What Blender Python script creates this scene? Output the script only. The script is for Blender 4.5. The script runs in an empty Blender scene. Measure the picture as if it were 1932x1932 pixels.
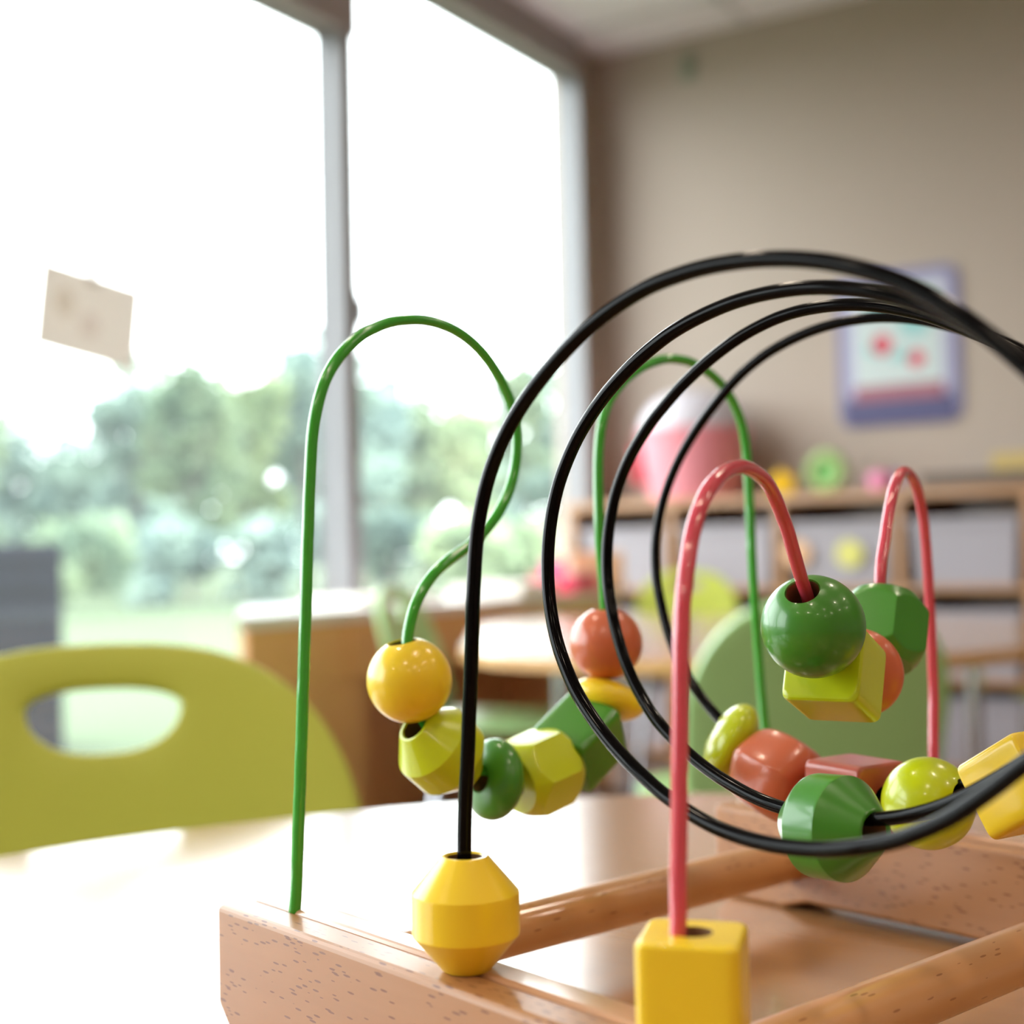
import bpy, bmesh, math, random
from mathutils import Vector, Matrix
PI = math.pi
random.seed(7)
SC = bpy.context.scene
COL = SC.collection

# ------------------------------------------------------------------ materials
def srgb(r, g, b):
    f = lambda c: c / 12.92 if c <= .04045 else ((c + .055) / 1.055) ** 2.4
    return (f(r / 255), f(g / 255), f(b / 255), 1)

def mat(name, col, rough=.5, spec=.5, coat=0., metal=0., bump=0., bscale=200., emit=None, estr=0., trans=0., vary=0., vscale=30.):
    m = bpy.data.materials.new(name); m.use_nodes = True
    nt = m.node_tree; b = nt.nodes['Principled BSDF']
    b.inputs['Base Color'].default_value = col
    b.inputs['Roughness'].default_value = rough
    b.inputs['Specular IOR Level'].default_value = spec
    b.inputs['Coat Weight'].default_value = coat
    b.inputs['Coat Roughness'].default_value = .08
    b.inputs['Metallic'].default_value = metal
    b.inputs['Transmission Weight'].default_value = trans
    tc = nt.nodes.new('ShaderNodeTexCoord')
    nz = nt.nodes.new('ShaderNodeTexNoise'); nz.inputs['Scale'].default_value = vscale; nz.inputs['Detail'].default_value = 3
    nt.links.new(tc.outputs['Object'], nz.inputs['Vector'])
    mx = nt.nodes.new('ShaderNodeMix'); mx.data_type = 'RGBA'
    d = 1 - max(vary, .02)
    mx.inputs[6].default_value = col
    mx.inputs[7].default_value = (col[0] * d, col[1] * d, col[2] * d, 1)
    nt.links.new(nz.outputs['Fac'], mx.inputs[0]); nt.links.new(mx.outputs[2], b.inputs['Base Color'])
    if bump:
        n2 = nt.nodes.new('ShaderNodeTexNoise'); n2.inputs['Scale'].default_value = bscale; n2.inputs['Detail'].default_value = 2
        nt.links.new(tc.outputs['Object'], n2.inputs['Vector'])
        bp = nt.nodes.new('ShaderNodeBump'); bp.inputs['Strength'].default_value = bump; bp.inputs['Distance'].default_value = .002
        nt.links.new(n2.outputs['Fac'], bp.inputs['Height']); nt.links.new(bp.outputs['Normal'], b.inputs['Normal'])
    if emit:
        b.inputs['Emission Color'].default_value = emit; b.inputs['Emission Strength'].default_value = estr
    return m

def wood(name, light, dark, rough=.3, coat=.4, axis=0, fleck=None, scale=1., grain=.5, fl_at=.5, crough=.1):
    """fine stretched grain; optional small dark pore dashes (beech)"""
    m = bpy.data.materials.new(name); m.use_nodes = True
    nt = m.node_tree; N = nt.nodes; L = nt.links
    b = N['Principled BSDF']; b.inputs['Roughness'].default_value = rough
    b.inputs['Coat Weight'].default_value = coat; b.inputs['Coat Roughness'].default_value = crough
    tc = N.new('ShaderNodeTexCoord')
    mp = N.new('ShaderNodeMapping'); s = [90 * scale] * 3; s[axis] = 5 * scale; mp.inputs['Scale'].default_value = s
    L.new(tc.outputs['Object'], mp.inputs['Vector'])
    nz = N.new('ShaderNodeTexNoise'); nz.inputs['Scale'].default_value = 1.; nz.inputs['Detail'].default_value = 5; nz.inputs['Roughness'].default_value = .6
    L.new(mp.outputs['Vector'], nz.inputs['Vector'])
    rp = N.new('ShaderNodeValToRGB'); rp.color_ramp.elements[0].position = .5 - grain * .4; rp.color_ramp.elements[1].position = .5 + grain * .4
    rp.color_ramp.elements[0].color = dark; rp.color_ramp.elements[1].color = light
    L.new(nz.outputs['Fac'], rp.inputs['Fac'])
    out = rp.outputs['Color']
    if fleck:
        mp2 = N.new('ShaderNodeMapping'); s = [1900.] * 3; s[axis] = 360.; mp2.inputs['Scale'].default_value = s
        mp2.inputs['Rotation'].default_value = (0, .3, 0)
        L.new(tc.outputs['Object'], mp2.inputs['Vector'])
        vo = N.new('ShaderNodeTexVoronoi'); vo.inputs['Scale'].default_value = .62; vo.inputs['Randomness'].default_value = 1.
        L.new(mp2.outputs['Vector'], vo.inputs['Vector'])
        lt = N.new('ShaderNodeMath'); lt.operation = 'LESS_THAN'; lt.inputs[1].default_value = .33
        L.new(vo.outputs['Distance'], lt.inputs[0])
        sp = N.new('ShaderNodeSeparateColor'); L.new(vo.outputs['Color'], sp.inputs['Color'])
        gt = N.new('ShaderNodeMath'); gt.operation = 'LESS_THAN'; gt.inputs[1].default_value = fl_at
        L.new(sp.outputs[0], gt.inputs[0])
        mu = N.new('ShaderNodeMath'); mu.operation = 'MULTIPLY'; L.new(lt.outputs[0], mu.inputs[0]); L.new(gt.outputs[0], mu.inputs[1])
        m2 = N.new('ShaderNodeMath'); m2.operation = 'MULTIPLY'; m2.inputs[1].default_value = .85; L.new(mu.outputs[0], m2.inputs[0])
        mx = N.new('ShaderNodeMix'); mx.data_type = 'RGBA'; L.new(m2.outputs[0], mx.inputs[0]); L.new(out, mx.inputs[6]); mx.inputs[7].default_value = fleck
        out = mx.outputs[2]
    L.new(out, b.inputs['Base Color'])
    return m

def glass(name):
    m = bpy.data.materials.new(name); m.use_nodes = True
    nt = m.node_tree; nt.nodes.clear()
    o = nt.nodes.new('ShaderNodeOutputMaterial'); mx = nt.nodes.new('ShaderNodeMixShader')
    t = nt.nodes.new('ShaderNodeBsdfTransparent'); t.inputs['Color'].default_value = (.95, .975, .97, 1)
    g = nt.nodes.new('ShaderNodeBsdfGlossy'); g.inputs['Roughness'].default_value = .02
    mx.inputs[0].default_value = .015
    nt.links.new(t.outputs[0], mx.inputs[1]); nt.links.new(g.outputs[0], mx.inputs[2])
    tl = nt.nodes.new('ShaderNodeBsdfTranslucent'); tl.inputs['Color'].default_value = (.9, .95, 1., 1)   # pale veil of haze over the outdoor view, put into the pane's colour
    m2 = nt.nodes.new('ShaderNodeMixShader'); m2.inputs[0].default_value = .016
    nt.links.new(mx.outputs[0], m2.inputs[1]); nt.links.new(tl.outputs[0], m2.inputs[2])
    nt.links.new(m2.outputs[0], o.inputs['Surface'])
    return m

def thin_paper(name, col, f):
    m = mat(name, col, .85, .2); nt = m.node_tree
    tl = nt.nodes.new('ShaderNodeBsdfTranslucent'); tl.inputs['Color'].default_value = col
    ms = nt.nodes.new('ShaderNodeMixShader'); ms.inputs[0].default_value = f
    nt.links.new(nt.nodes['Principled BSDF'].outputs[0], ms.inputs[1]); nt.links.new(tl.outputs[0], ms.inputs[2])
    nt.links.new(ms.outputs[0], nt.nodes['Material Output'].inputs['Surface'])
    return m

def clear_plastic(name, tint, a):
    m = bpy.data.materials.new(name); m.use_nodes = True
    nt = m.node_tree; b = nt.nodes['Principled BSDF']
    b.inputs['Base Color'].default_value = tint; b.inputs['Roughness'].default_value = .35; b.inputs['Alpha'].default_value = a
    return m

def leafy(name, c1, c2):
    m = bpy.data.materials.new(name); m.use_nodes = True
    nt = m.node_tree; b = nt.nodes['Principled BSDF']; b.inputs['Roughness'].default_value = .7
    tc = nt.nodes.new('ShaderNodeTexCoord'); nz = nt.nodes.new('ShaderNodeTexNoise'); nz.inputs['Scale'].default_value = 1.1; nz.inputs['Detail'].default_value = 2
    nt.links.new(tc.outputs['Object'], nz.inputs['Vector'])
    rp = nt.nodes.new('ShaderNodeValToRGB'); rp.color_ramp.elements[0].position = .38; rp.color_ramp.elements[1].position = .62
    rp.color_ramp.elements[0].color = c1; rp.color_ramp.elements[1].color = c2
    nt.links.new(nz.outputs['Fac'], rp.inputs['Fac']); nt.links.new(rp.outputs['Color'], b.inputs['Base Color'])
    tl = nt.nodes.new('ShaderNodeBsdfTranslucent'); nt.links.new(rp.outputs['Color'], tl.inputs['Color'])
    ms = nt.nodes.new('ShaderNodeMixShader'); ms.inputs[0].default_value = .35
    nt.links.new(b.outputs[0], ms.inputs[1]); nt.links.new(tl.outputs[0], ms.inputs[2]); nt.links.new(ms.outputs[0], nt.nodes['Material Output'].inputs['Surface'])
    return m

# ------------------------------------------------------------------ mesh helpers
def finish(bm, name, m, parent=None, smooth=None, bevel=0., bseg=2, mats=None):
    bmesh.ops.recalc_face_normals(bm, faces=bm.faces)
    me = bpy.data.meshes.new(name); bm.to_mesh(me); bm.free()
    for x in ([m] if m else []) + (mats or []): me.materials.append(x)
    if smooth is not None:
        me.polygons.foreach_set('use_smooth', [True] * len(me.polygons))
        me.set_sharp_from_angle(angle=math.radians(smooth))
    o = bpy.data.objects.new(name, me); COL.objects.link(o)
    if parent: o.parent = parent
    if bevel:
        bv = o.modifiers.new('bevel', 'BEVEL'); bv.width = bevel; bv.segments = bseg; bv.limit_method = 'ANGLE'; bv.angle_limit = .6
    if smooth is not None:
        wn = o.modifiers.new('weighted_normal', 'WEIGHTED_NORMAL'); wn.keep_sharp = True; wn.weight = 50
    return o

def thing(name, label, cat, loc=(0, 0, 0), rz=0., group=None):
    o = bpy.data.objects.new(name, None); COL.objects.link(o)
    o.location = loc; o.rotation_euler = (0, 0, rz); o.empty_display_size = .05
    return tag(o, label, cat, group)

def tag(o, label, cat, group=None):
    o['label'] = label; o['category'] = cat
    if group: o['group'] = group
    return o

def struct(o):
    o['kind'] = 'structure'; return o

def dup(root, loc, rz, label, group=None):
    r = root.copy(); COL.objects.link(r); r.location = loc; r.rotation_euler = (0, 0, rz); r['label'] = label
    if group: r['group'] = group
    for ch in list(root.children):
        c = ch.copy(); COL.objects.link(c); c.parent = r
        for g in ch.children:
            d = g.copy(); COL.objects.link(d); d.parent = c
    return r

def box(bm, x0, x1, y0, y1, z0, z1, mi=0):
    v = [bm.verts.new((x, y, z)) for x in (x0, x1) for y in (y0, y1) for z in (z0, z1)]
    for f in ((0, 1, 3, 2), (4, 6, 7, 5), (0, 4, 5, 1), (2, 3, 7, 6), (0, 2, 6, 4), (1, 5, 7, 3)):
        bm.faces.new([v[i] for i in f]).material_index = mi
    return bm

def boxes(*bs):
    bm = bmesh.new()
    for b in bs: box(bm, *b)
    return bm

def prism(bm, pts, frame, depth):
    """closed outline pts (a,b) swept by depth; frame(a,b,d)->xyz"""
    A = [bm.verts.new(frame(a, b, 0)) for a, b in pts]; B = [bm.verts.new(frame(a, b, depth)) for a, b in pts]
    bm.faces.new(A); bm.faces.new(B[::-1]); n = len(pts)
    for i in range(n): bm.faces.new((A[i], B[i], B[(i + 1) % n], A[(i + 1) % n]))
    return bm

def rings(bm, rs, closed_loop=True, mi=None, cap=False):
    """rs: list of rings (each a list of points); joined by quads"""
    V = [[bm.verts.new(p) for p in r] for r in rs]; n = len(V[0]); k = len(V)
    for i in range(k if closed_loop else k - 1):
        a, b = V[i], V[(i + 1) % k]
        for j in range(n):
            f = bm.faces.new((a[j], a[(j + 1) % n], b[(j + 1) % n], b[j]))
            if mi: f.material_index = mi[i]
    if cap:
        bm.faces.new(V[0][::-1]); bm.faces.new(V[-1])
    return bm

def lathe(bm, prof, n=48, closed_loop=False, mi=None, cap=False):
    return rings(bm, [[(r * math.cos(2 * PI * j / n), r * math.sin(2 * PI * j / n), z) for j in range(n)] for r, z in prof], closed_loop, mi, cap)

def tube(bm, pts, rad, n=10):
    pts = [Vector(p) for p in pts]; R = []
    t0 = (pts[1] - pts[0]).normalized(); nrm = t0.orthogonal().normalized()
    for i, p in enumerate(pts):
        t = (pts[min(i + 1, len(pts) - 1)] - pts[max(i - 1, 0)]).normalized()
        nrm = (nrm - t * nrm.dot(t)).normalized(); bn = t.cross(nrm)
        R.append([tuple(p + (nrm * math.cos(2 * PI * j / n) + bn * math.sin(2 * PI * j / n)) * rad) for j in range(n)])
    return rings(bm, R, False, cap=True)

def spline(pts, k=3):
    """Catmull-Rom refinement"""
    P = [Vector(p) for p in pts]; out = []
    for i in range(len(P) - 1):
        a, b, c, d = P[max(i - 1, 0)], P[i], P[i + 1], P[min(i + 2, len(P) - 1)]
        for s in range(k):
            t = s / k
            out.append(.5 * ((2 * b) + (c - a) * t + (2 * a - 5 * b + 4 * c - d) * t * t + (3 * b - a - 3 * c + d) * t ** 3))
    out.append(P[-1]); return out
SKY, LAMP, EXPO = 9.5, 120., 0.
CH_R0, CH_PX, CH_D, CH_SL = .22, 118, .60, .618
COIL_WIRE = [(94,10.5,28),(93.5,10.7,34),(93,10.9,40),(92.5,11.1,46),(92.2,11.3,52),(92.2,11.4,58),(92.4,11.5,64),(92.9,11.5,70),(93.6,11.5,76),(94.2,11.5,81.9),(94.7,11.5,87.9),(95.3,11.5,93.9),(95.8,11.5,99.9),(96.3,11.5,105.9),(96.7,11.5,111.9),(97.1,11.7,117.9),(97.4,12,123.9),(97.8,12.6,129.9),(98.8,13.3,135.8),(100.5,14,141.5),(103.2,14.5,146.8),(106.6,15,151.8),(110.5,15.5,156.2),(114.9,16,160.3),(119.6,16.5,164),(124.6,16.9,167.4),(129.8,17.4,170.4),(135.2,17.9,173),(140.8,18.4,175.1),(146.6,18.8,176.6),(152.5,19.3,177.5),(158.5,19.8,178),(164.5,20.3,178),(170.4,20.7,177.6),(176.4,21.2,176.8),(182.3,21.7,175.6),(188,22.2,174),(193.6,22.7,171.9),(199.1,23.3,169.4),(204.2,23.8,166.4),(209.1,24.3,162.9),(213.7,24.9,159.1),(218.1,25.5,155),(222.3,26,150.7),(226.2,26.6,146.2),(229.8,27.2,141.4),(232.9,27.9,136.3),(235.1,28.5,130.8),(236.5,29.2,125),(236.8,30,119),(236,30.7,113.1),(234.2,31.5,107.5),(231.3,32.3,102.3),(227.5,33,97.6),(223.1,33.7,93.6),(218.5,34.3,89.8),(213.7,34.7,86.2),(209,35,82.5),(204.2,35.1,78.9),(199.2,35.2,75.5),(193.9,35.3,72.7),(188.4,35.5,70.2),(182.7,35.9,68.3),(176.9,36.3,66.8),(171,36.8,65.6),(165.1,37.3,64.9),(159.1,37.8,64.5),(153.1,38.3,64.5),(147.1,38.8,64.9),(141.2,39.3,65.7),(135.4,39.8,67.1),(129.7,40.4,68.9),(124.1,40.9,71.1),(118.7,41.5,73.7),(113.4,42,76.5),(108.3,42.6,79.6),(103.4,43.2,83.1),(98.8,43.8,86.9),(94.5,44.4,91.1),(90.8,45.1,95.7),(87.6,45.7,100.7),(85,46.4,106.1),(83.1,47.1,111.8),(81.9,47.8,117.7),(81.3,48.5,123.6),(81.4,49.2,129.6),(82.2,49.9,135.5),(83.7,50.6,141.2),(86,51.4,146.7),(89,52.1,151.9),(92.6,52.8,156.6),(96.7,53.5,161),(101.2,54.2,164.9),(106,54.9,168.4),(111.1,55.6,171.5),(116.5,56.2,174.2),(122.1,56.9,176.3),(127.8,57.6,177.9),(133.7,58.2,179.1),(139.6,58.9,179.8),(145.6,59.5,180),(151.6,60.2,179.8),(157.5,60.8,179.1),(163.4,61.5,177.9),(169.1,62.1,176.3),(174.7,62.8,174.3),(180.2,63.5,171.8),(185.4,64.1,168.9),(190.4,64.8,165.6),(195.1,65.5,162),(199.5,66.2,158),(203.6,66.9,153.6),(207.2,67.6,148.8),(210.3,68.4,143.7),(212.7,69.1,138.3),(214.5,69.9,132.6),(215.6,70.7,126.7),(215.9,71.5,120.8),(215.3,72.3,114.9),(214,73.1,109.1),(211.9,74,103.5),(209.1,74.8,98.2),(205.7,75.6,93.4),(201.7,76.3,88.9),(197.3,77.1,84.9),(192.5,77.8,81.3),(187.5,78.4,78),(182.4,78.8,74.8),(177.3,79,71.8),(171.9,79.3,69),(166.4,79.6,66.7),(160.7,80.1,64.8),(154.9,80.6,63.4),(149,81.2,62.5),(143,81.8,61.9),(137.1,82.5,61.5),(131.1,83.1,61.4),(125.1,83.7,61.5),(119.2,84.4,62.1),(113.3,85,63.2),(107.5,85.7,64.7),(101.8,86.3,66.5),(96.2,87,68.6),(90.8,87.7,71.1),(85.5,88.4,73.9),(80.4,89.1,77.1),(75.7,89.8,80.7),(71.4,90.6,84.8),(67.5,91.3,89.3),(64,92.1,94.2),(61.1,92.9,99.3),(58.5,93.7,104.7),(56.5,94.5,110.3),(54.9,95.4,116),(54,96.2,121.9),(53.7,97.1,127.9),(54.1,98,133.8),(55.2,98.8,139.6),(57.1,99.7,145.3),(59.8,100.5,150.6),(63,101.4,155.5),(66.8,102.2,160.2),(71,103.1,164.4),(75.4,103.9,168.4),(80.2,104.7,172),(85.1,105.5,175.3),(90.3,106.3,178.3),(95.6,107.1,180.9),(101.2,107.9,183),(106.9,108.7,184.6),(112.8,109.4,185.5),(118.8,110.2,185.8),(124.7,110.9,185.6),(130.7,111.7,184.9),(136.5,112.5,183.7),(142.2,113.2,182),(147.8,114,180),(153.3,114.8,177.5),(158.6,115.6,174.8),(163.8,116.3,171.9),(168.8,117.1,168.7),(173.6,117.9,165.1),(178.1,118.7,161.2),(182.2,119.5,157),(186,120.3,152.3),(189.3,121.2,147.4),(192,122,142.1),(194.2,122.9,136.5),(195.7,123.8,130.8),(196.5,124.7,124.9),(196.7,125.7,119),(196.1,126.6,113.1),(194.8,127.5,107.3),(192.8,128.5,101.7),(190.2,129.4,96.3),(187,130.3,91.3),(183.3,131.2,86.7),(179.2,132.1,82.4),(174.6,133,78.6),(169.8,133.8,75.2),(164.6,134.7,72.2),(159.2,135.5,69.6),(153.7,136.2,67.4),(148.1,136.7,65.3),(142.5,137.1,63.2),(136.8,137.4,61.3),(131,137.7,59.6),(125.1,138.2,58.4),(119.2,138.8,57.6),(113.3,139.5,57.2),(107.3,140.2,57),(101.3,140.9,57.2),(95.4,141.6,57.5),(89.4,142.3,58),(83.5,143.1,58.8),(77.6,143.8,59.8),(71.8,144.5,61.3),(66.2,145.3,63.3),(60.7,146,65.7),(55.4,146.8,68.4),(50.3,147.6,71.4),(45.4,148.3,74.8),(40.7,149.1,78.5),(36.3,149.9,82.5),(32.2,150.7,86.9),(28.6,151.5,91.6),(25.4,152.4,96.6),(22.7,153.2,101.9),(20.4,154.1,107.4),(18.4,154.9,113),(17,155.8,118.8),(16.2,156.7,124.7),(16.3,157.6,130.6),(17,158.5,136.5),(18.4,159.3,142.3),(20.4,160.2,147.9),(22.9,161.1,153.3),(26,162,158.4),(29.5,162.8,163.2),(33.3,163.7,167.8),(37.3,164.6,172.1),(41.6,165.4,176.3),(46.1,166.3,180.2),(51,167.1,183.5),(56.3,167.9,186.4),(61.8,168.8,188.7),(67.4,169.6,190.5),(73.2,170.4,191.9),(79.1,171.2,192.8),(85,172,193.2),(91,172.8,193.2),(96.9,173.6,192.7),(102.8,174.4,191.7),(108.6,175.2,190.3),(114.3,176.1,188.4),(119.8,176.9,186.3),(125.3,177.8,184),(130.7,178.7,181.5),(136,179.6,178.8),(141.1,180.5,175.8),(146,181.4,172.4),(150.5,182.3,168.6),(154.8,183.2,164.4),(158.6,184.2,159.9),(162,185.2,155),(164.9,186.2,149.8),(167.3,187.1,144.4),(169.1,188.1,138.7),(170.2,189.2,132.9),(170.8,190.2,127.1),(170.8,191.3,121.1),(170.3,192.5,115.3),(169.6,193.7,109.4),(168.7,194.9,103.6),(167.8,196.2,97.8),(166.9,197.4,92),(166,198.6,86.2),(165.1,199.9,80.3),(164.2,201.1,74.5),(163.3,202.3,68.7),(162.4,203.6,62.9),(161.5,204.8,57.1),(160.6,206.1,51.3),(159.7,207.3,45.4),(158.8,208.5,39.6),(157.9,209.8,33.8),(157,211,28)]
GREEN_WIRE = [(20.6,11.2,28),(20.6,11.6,32),(20.6,12,36),(20.6,12.3,40),(20.6,12.5,44),(20.6,12.8,48),(20.6,13,52),(20.6,13.3,56),(20.6,13.5,60),(20.6,13.8,64),(20.6,14,68),(20.6,14.2,72),(20.6,14.5,76),(20.6,14.7,80),(20.6,14.9,84),(20.6,15.1,88),(20.6,15.4,92),(20.6,15.6,96),(20.6,15.8,100),(20.6,16,104),(20.6,16.3,108),(20.6,16.5,112),(20.6,16.7,116),(20.6,16.9,120),(20.6,17.1,124),(20.6,17.3,128),(20.6,17.6,132),(20.6,17.8,136),(20.6,18,140),(20.6,18.3,144),(20.6,18.6,148),(20.6,18.9,152),(20.6,19.3,156),(20.6,19.9,159.9),(20.6,20.8,163.8),(20.6,22,167.7),(20.6,23.5,171.4),(20.6,25.5,174.9),(20.6,27.8,178.1),(20.6,30.6,181),(20.6,33.6,183.6),(20.6,36.9,185.9),(20.6,40.5,187.7),(20.6,44.2,189.3),(20.6,48,190.4),(20.6,52,191.1),(20.6,55.9,191.5),(20.6,60,191.5),(20.6,63.9,191),(20.6,67.8,190.1),(20.6,71.6,188.7),(20.6,75.1,186.9),(20.6,78.4,184.6),(20.6,81.4,182),(20.6,84.1,179),(20.6,86.5,175.8),(20.6,88.6,172.3),(20.6,90.3,168.7),(20.6,91.5,164.9),(20.6,92.1,160.9),(20.6,92.2,156.9),(20.6,91.7,153),(20.6,90.9,149),(20.6,89.6,145.3),(20.6,87.8,141.6),(20.6,85.7,138.3),(20.6,83.2,135.1),(20.6,80.4,132.3),(20.6,77.3,129.7),(20.6,74,127.5),(20.6,70.5,125.5),(20.6,66.9,123.6),(20.6,63.5,121.6),(20.6,60.3,119.3),(20.6,57.3,116.5),(20.6,54.8,113.4),(20.6,52.7,110),(20.6,51.2,106.3),(20.6,50.1,102.4),(20.6,49.6,98.5),(20.6,49.6,94.5),(20.6,50.1,90.5),(20.6,51,86.6),(20.6,52.3,82.8),(20.6,53.9,79.1),(20.6,56.1,75.8),(20.6,58.7,72.8),(20.6,61.7,70),(20.6,64.8,67.5),(20.6,68.1,65.2),(20.6,71.5,63.1),(20.6,75.1,61.4),(20.6,78.9,60.3),(20.6,82.9,59.7),(20.6,86.9,59.5),(20.6,90.9,59.6),(20.6,94.9,60),(20.6,98.8,60.9),(20.6,102.6,62.1),(20.6,106.4,63.4),(20.6,110.1,65),(20.6,113.6,66.8),(20.6,117,69),(20.6,120.1,71.6),(20.6,122.9,74.5),(20.6,125.1,77.8),(20.6,126.5,81.5),(20.6,127.4,85.4),(20.6,127.9,89.4),(20.6,128.2,93.4),(20.6,128.2,97.4),(20.6,128.1,101.4),(20.6,128,105.4),(20.6,127.8,109.4),(20.6,127.5,113.4),(20.6,127.2,117.4),(20.6,126.9,121.4),(20.6,126.6,125.4),(20.6,126.4,129.4),(20.6,126.3,133.4),(20.6,126.3,137.4),(20.6,126.3,141.4),(20.6,126.3,145.4),(20.6,126.4,149.4),(20.6,126.6,153.5),(20.6,127,157.4),(20.6,127.6,161.4),(20.6,128.6,165.3),(20.6,130,169),(20.6,132,172.5),(20.6,134.6,175.6),(20.6,137.5,178.3),(20.6,140.7,180.8),(20.6,144,182.9),(20.6,147.6,184.8),(20.6,151.3,186.3),(20.6,155.1,187.5),(20.6,159,188.4),(20.6,163,188.8),(20.6,167,188.8),(20.6,171,188.4),(20.6,174.9,187.5),(20.6,178.7,186.2),(20.6,182.4,184.7),(20.6,185.9,182.8),(20.6,189.2,180.4),(20.6,192.1,177.7),(20.6,194.6,174.5),(20.6,196.7,171.1),(20.6,198.3,167.5),(20.6,199.3,163.6),(20.6,200,159.7),(20.6,200.4,155.7),(20.6,200.6,151.7),(20.6,200.8,147.7),(20.6,201,143.7),(20.6,201.2,139.7),(20.6,201.3,135.6),(20.6,201.4,131.6),(20.6,201.5,127.6),(20.6,201.5,123.6),(20.6,201.7,119.6),(20.6,201.8,115.6),(20.6,202.1,111.6),(20.6,202.3,107.6),(20.6,202.6,103.6),(20.6,202.8,99.6),(20.6,203.1,95.6),(20.6,203.4,91.6),(20.6,203.7,87.6),(20.6,204,83.6),(20.6,204.3,79.6),(20.6,204.6,75.6),(20.6,205,71.7),(20.6,205.4,67.7),(20.6,205.9,63.7),(20.6,206.6,59.7),(20.6,207.3,55.8),(20.6,208,51.9),(20.6,208.6,47.9),(20.6,209.2,43.9),(20.6,209.6,39.9),(20.6,210.1,36),(20.6,210.5,32),(20.6,211,28)]
PINK_WIRE = [(157,10.4,28),(157,10.3,31.5),(157.1,10.2,35),(157.1,10.2,38.6),(157.1,10.1,42.1),(157.1,10,45.6),(157.1,10,49.1),(157.1,10.1,52.6),(157.1,10.3,56.2),(157,10.5,59.7),(156.8,10.8,63.2),(156.7,11.2,66.7),(156.6,11.5,70.2),(156.5,11.8,73.7),(156.4,12.1,77.2),(156.3,12.3,80.7),(156.2,12.6,84.2),(156.1,12.9,87.7),(156,13.2,91.2),(155.9,13.5,94.8),(155.8,13.8,98.3),(155.7,14.1,101.8),(155.5,14.5,105.3),(155.4,15,108.7),(155.2,15.5,112.2),(154.9,16.4,115.6),(154.5,17.5,118.9),(154,18.9,122.1),(153.4,20.4,125.2),(152.7,22.3,128.2),(152,24.4,130.9),(151.1,26.8,133.2),(150.1,29.5,135.3),(149.1,32.4,137),(148,35.5,138.4),(146.9,38.6,139.6),(145.7,41.8,140.4),(144.6,45.1,141),(143.4,48.4,141.3),(142.2,51.7,141.2),(141,55,140.9),(139.8,58.3,140.3),(138.7,61.5,139.4),(137.6,64.6,138.1),(136.5,67.5,136.5),(135.5,70.2,134.5),(134.6,72.7,132.2),(133.8,75.1,129.8),(133,77.4,127.2),(132.2,79.5,124.5),(131.4,81.7,121.8),(130.6,83.8,119.2),(129.8,86,116.5),(129,88.3,114),(128.2,90.6,111.4),(127.4,92.9,108.9),(126.6,95.1,106.3),(125.8,97.2,103.6),(125,99.5,101),(124.1,101.9,98.6),(123.2,104.6,96.6),(122.1,107.6,94.9),(121,110.6,93.6),(119.9,113.8,92.6),(118.7,117,91.8),(117.5,120.3,91.3),(116.4,123.6,91.1),(115.2,126.9,90.9),(114,130.3,90.8),(112.8,133.6,91),(111.6,136.8,91.5),(110.4,140.1,92.2),(109.3,143.3,93),(108.2,146.5,94.1),(107.1,149.4,95.7),(106.1,152.1,97.8),(105.4,154.1,100.6),(105.1,155,103.9),(105.1,155,107.4),(105.3,154.5,110.9),(105.3,154.4,114.4),(105,155.4,117.8),(104.3,157.1,120.8),(103.6,159.1,123.6),(103,161,126.5),(102.3,162.8,129.4),(101.6,164.8,132.3),(100.9,166.8,135.1),(100.1,169,137.7),(99.2,171.4,140.2),(98.3,174,142.3),(97.3,176.8,144.2),(96.2,179.8,145.6),(95,183,146.6),(93.9,186.3,146.9),(92.7,189.6,146.7),(91.5,192.8,145.9),(90.4,195.9,144.7),(89.4,198.8,143),(88.4,201.5,140.8),(87.6,203.7,138.3),(86.9,205.6,135.4),(86.4,207.2,132.3),(86,208.3,129),(85.6,209.3,125.6),(85.3,210.1,122.2),(85.1,210.6,118.7),(85,211.1,115.2),(84.8,211.5,111.7),(84.7,211.9,108.2),(84.5,212.3,104.7),(84.4,212.6,101.2),(84.3,212.9,97.7),(84.2,213.1,94.2),(84.2,213.3,90.7),(84.1,213.4,87.2),(84.1,213.5,83.6),(84.1,213.6,80.1),(84.2,213.4,76.6),(84.4,213,73.1),(84.7,212.2,69.7),(85.1,211.4,66.3),(85.5,210.5,62.9),(85.9,209.7,59.5),(86.2,209.1,56),(86.2,209,52.5),(86.1,209.1,49),(86,209.4,45.5),(85.8,209.7,42),(85.6,210,38.5),(85.4,210.4,35),(85.2,210.7,31.5),(85,211,28)]

# ------------------------------------------------------------------ palette
M = {}
M['wall'] = mat('wall_paint', srgb(174, 160, 149), .75, .3, bump=.05, bscale=300)
M['trim_grey'] = mat('grey_window_metal', srgb(142, 142, 146), .4, .5, vary=.05)
M['header'] = mat('header_paint', srgb(158, 149, 149), .7, .3)
M['ceil'] = mat('ceiling_tile', srgb(238, 229, 236), .9, .2, bump=.15, bscale=150, vary=.06, vscale=60)
M['grid'] = mat('ceiling_grid', srgb(205, 200, 202), .6)
M['floor'] = mat('floor_carpet', srgb(126, 104, 92), .9, .2, bump=.4, bscale=400, vary=.25, vscale=120)
M['table'] = wood('maple_laminate', srgb(180, 138, 94), srgb(166, 122, 80), .19, 1., 0, None, .6, .9, crough=.17)
M['edge'] = mat('table_edge_band', srgb(205, 160, 100), .35, .5)
M['oak'] = wood('oak_laminate', srgb(184, 140, 98), srgb(162, 116, 76), .4, .2, 0, None, .5, .9)
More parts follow.
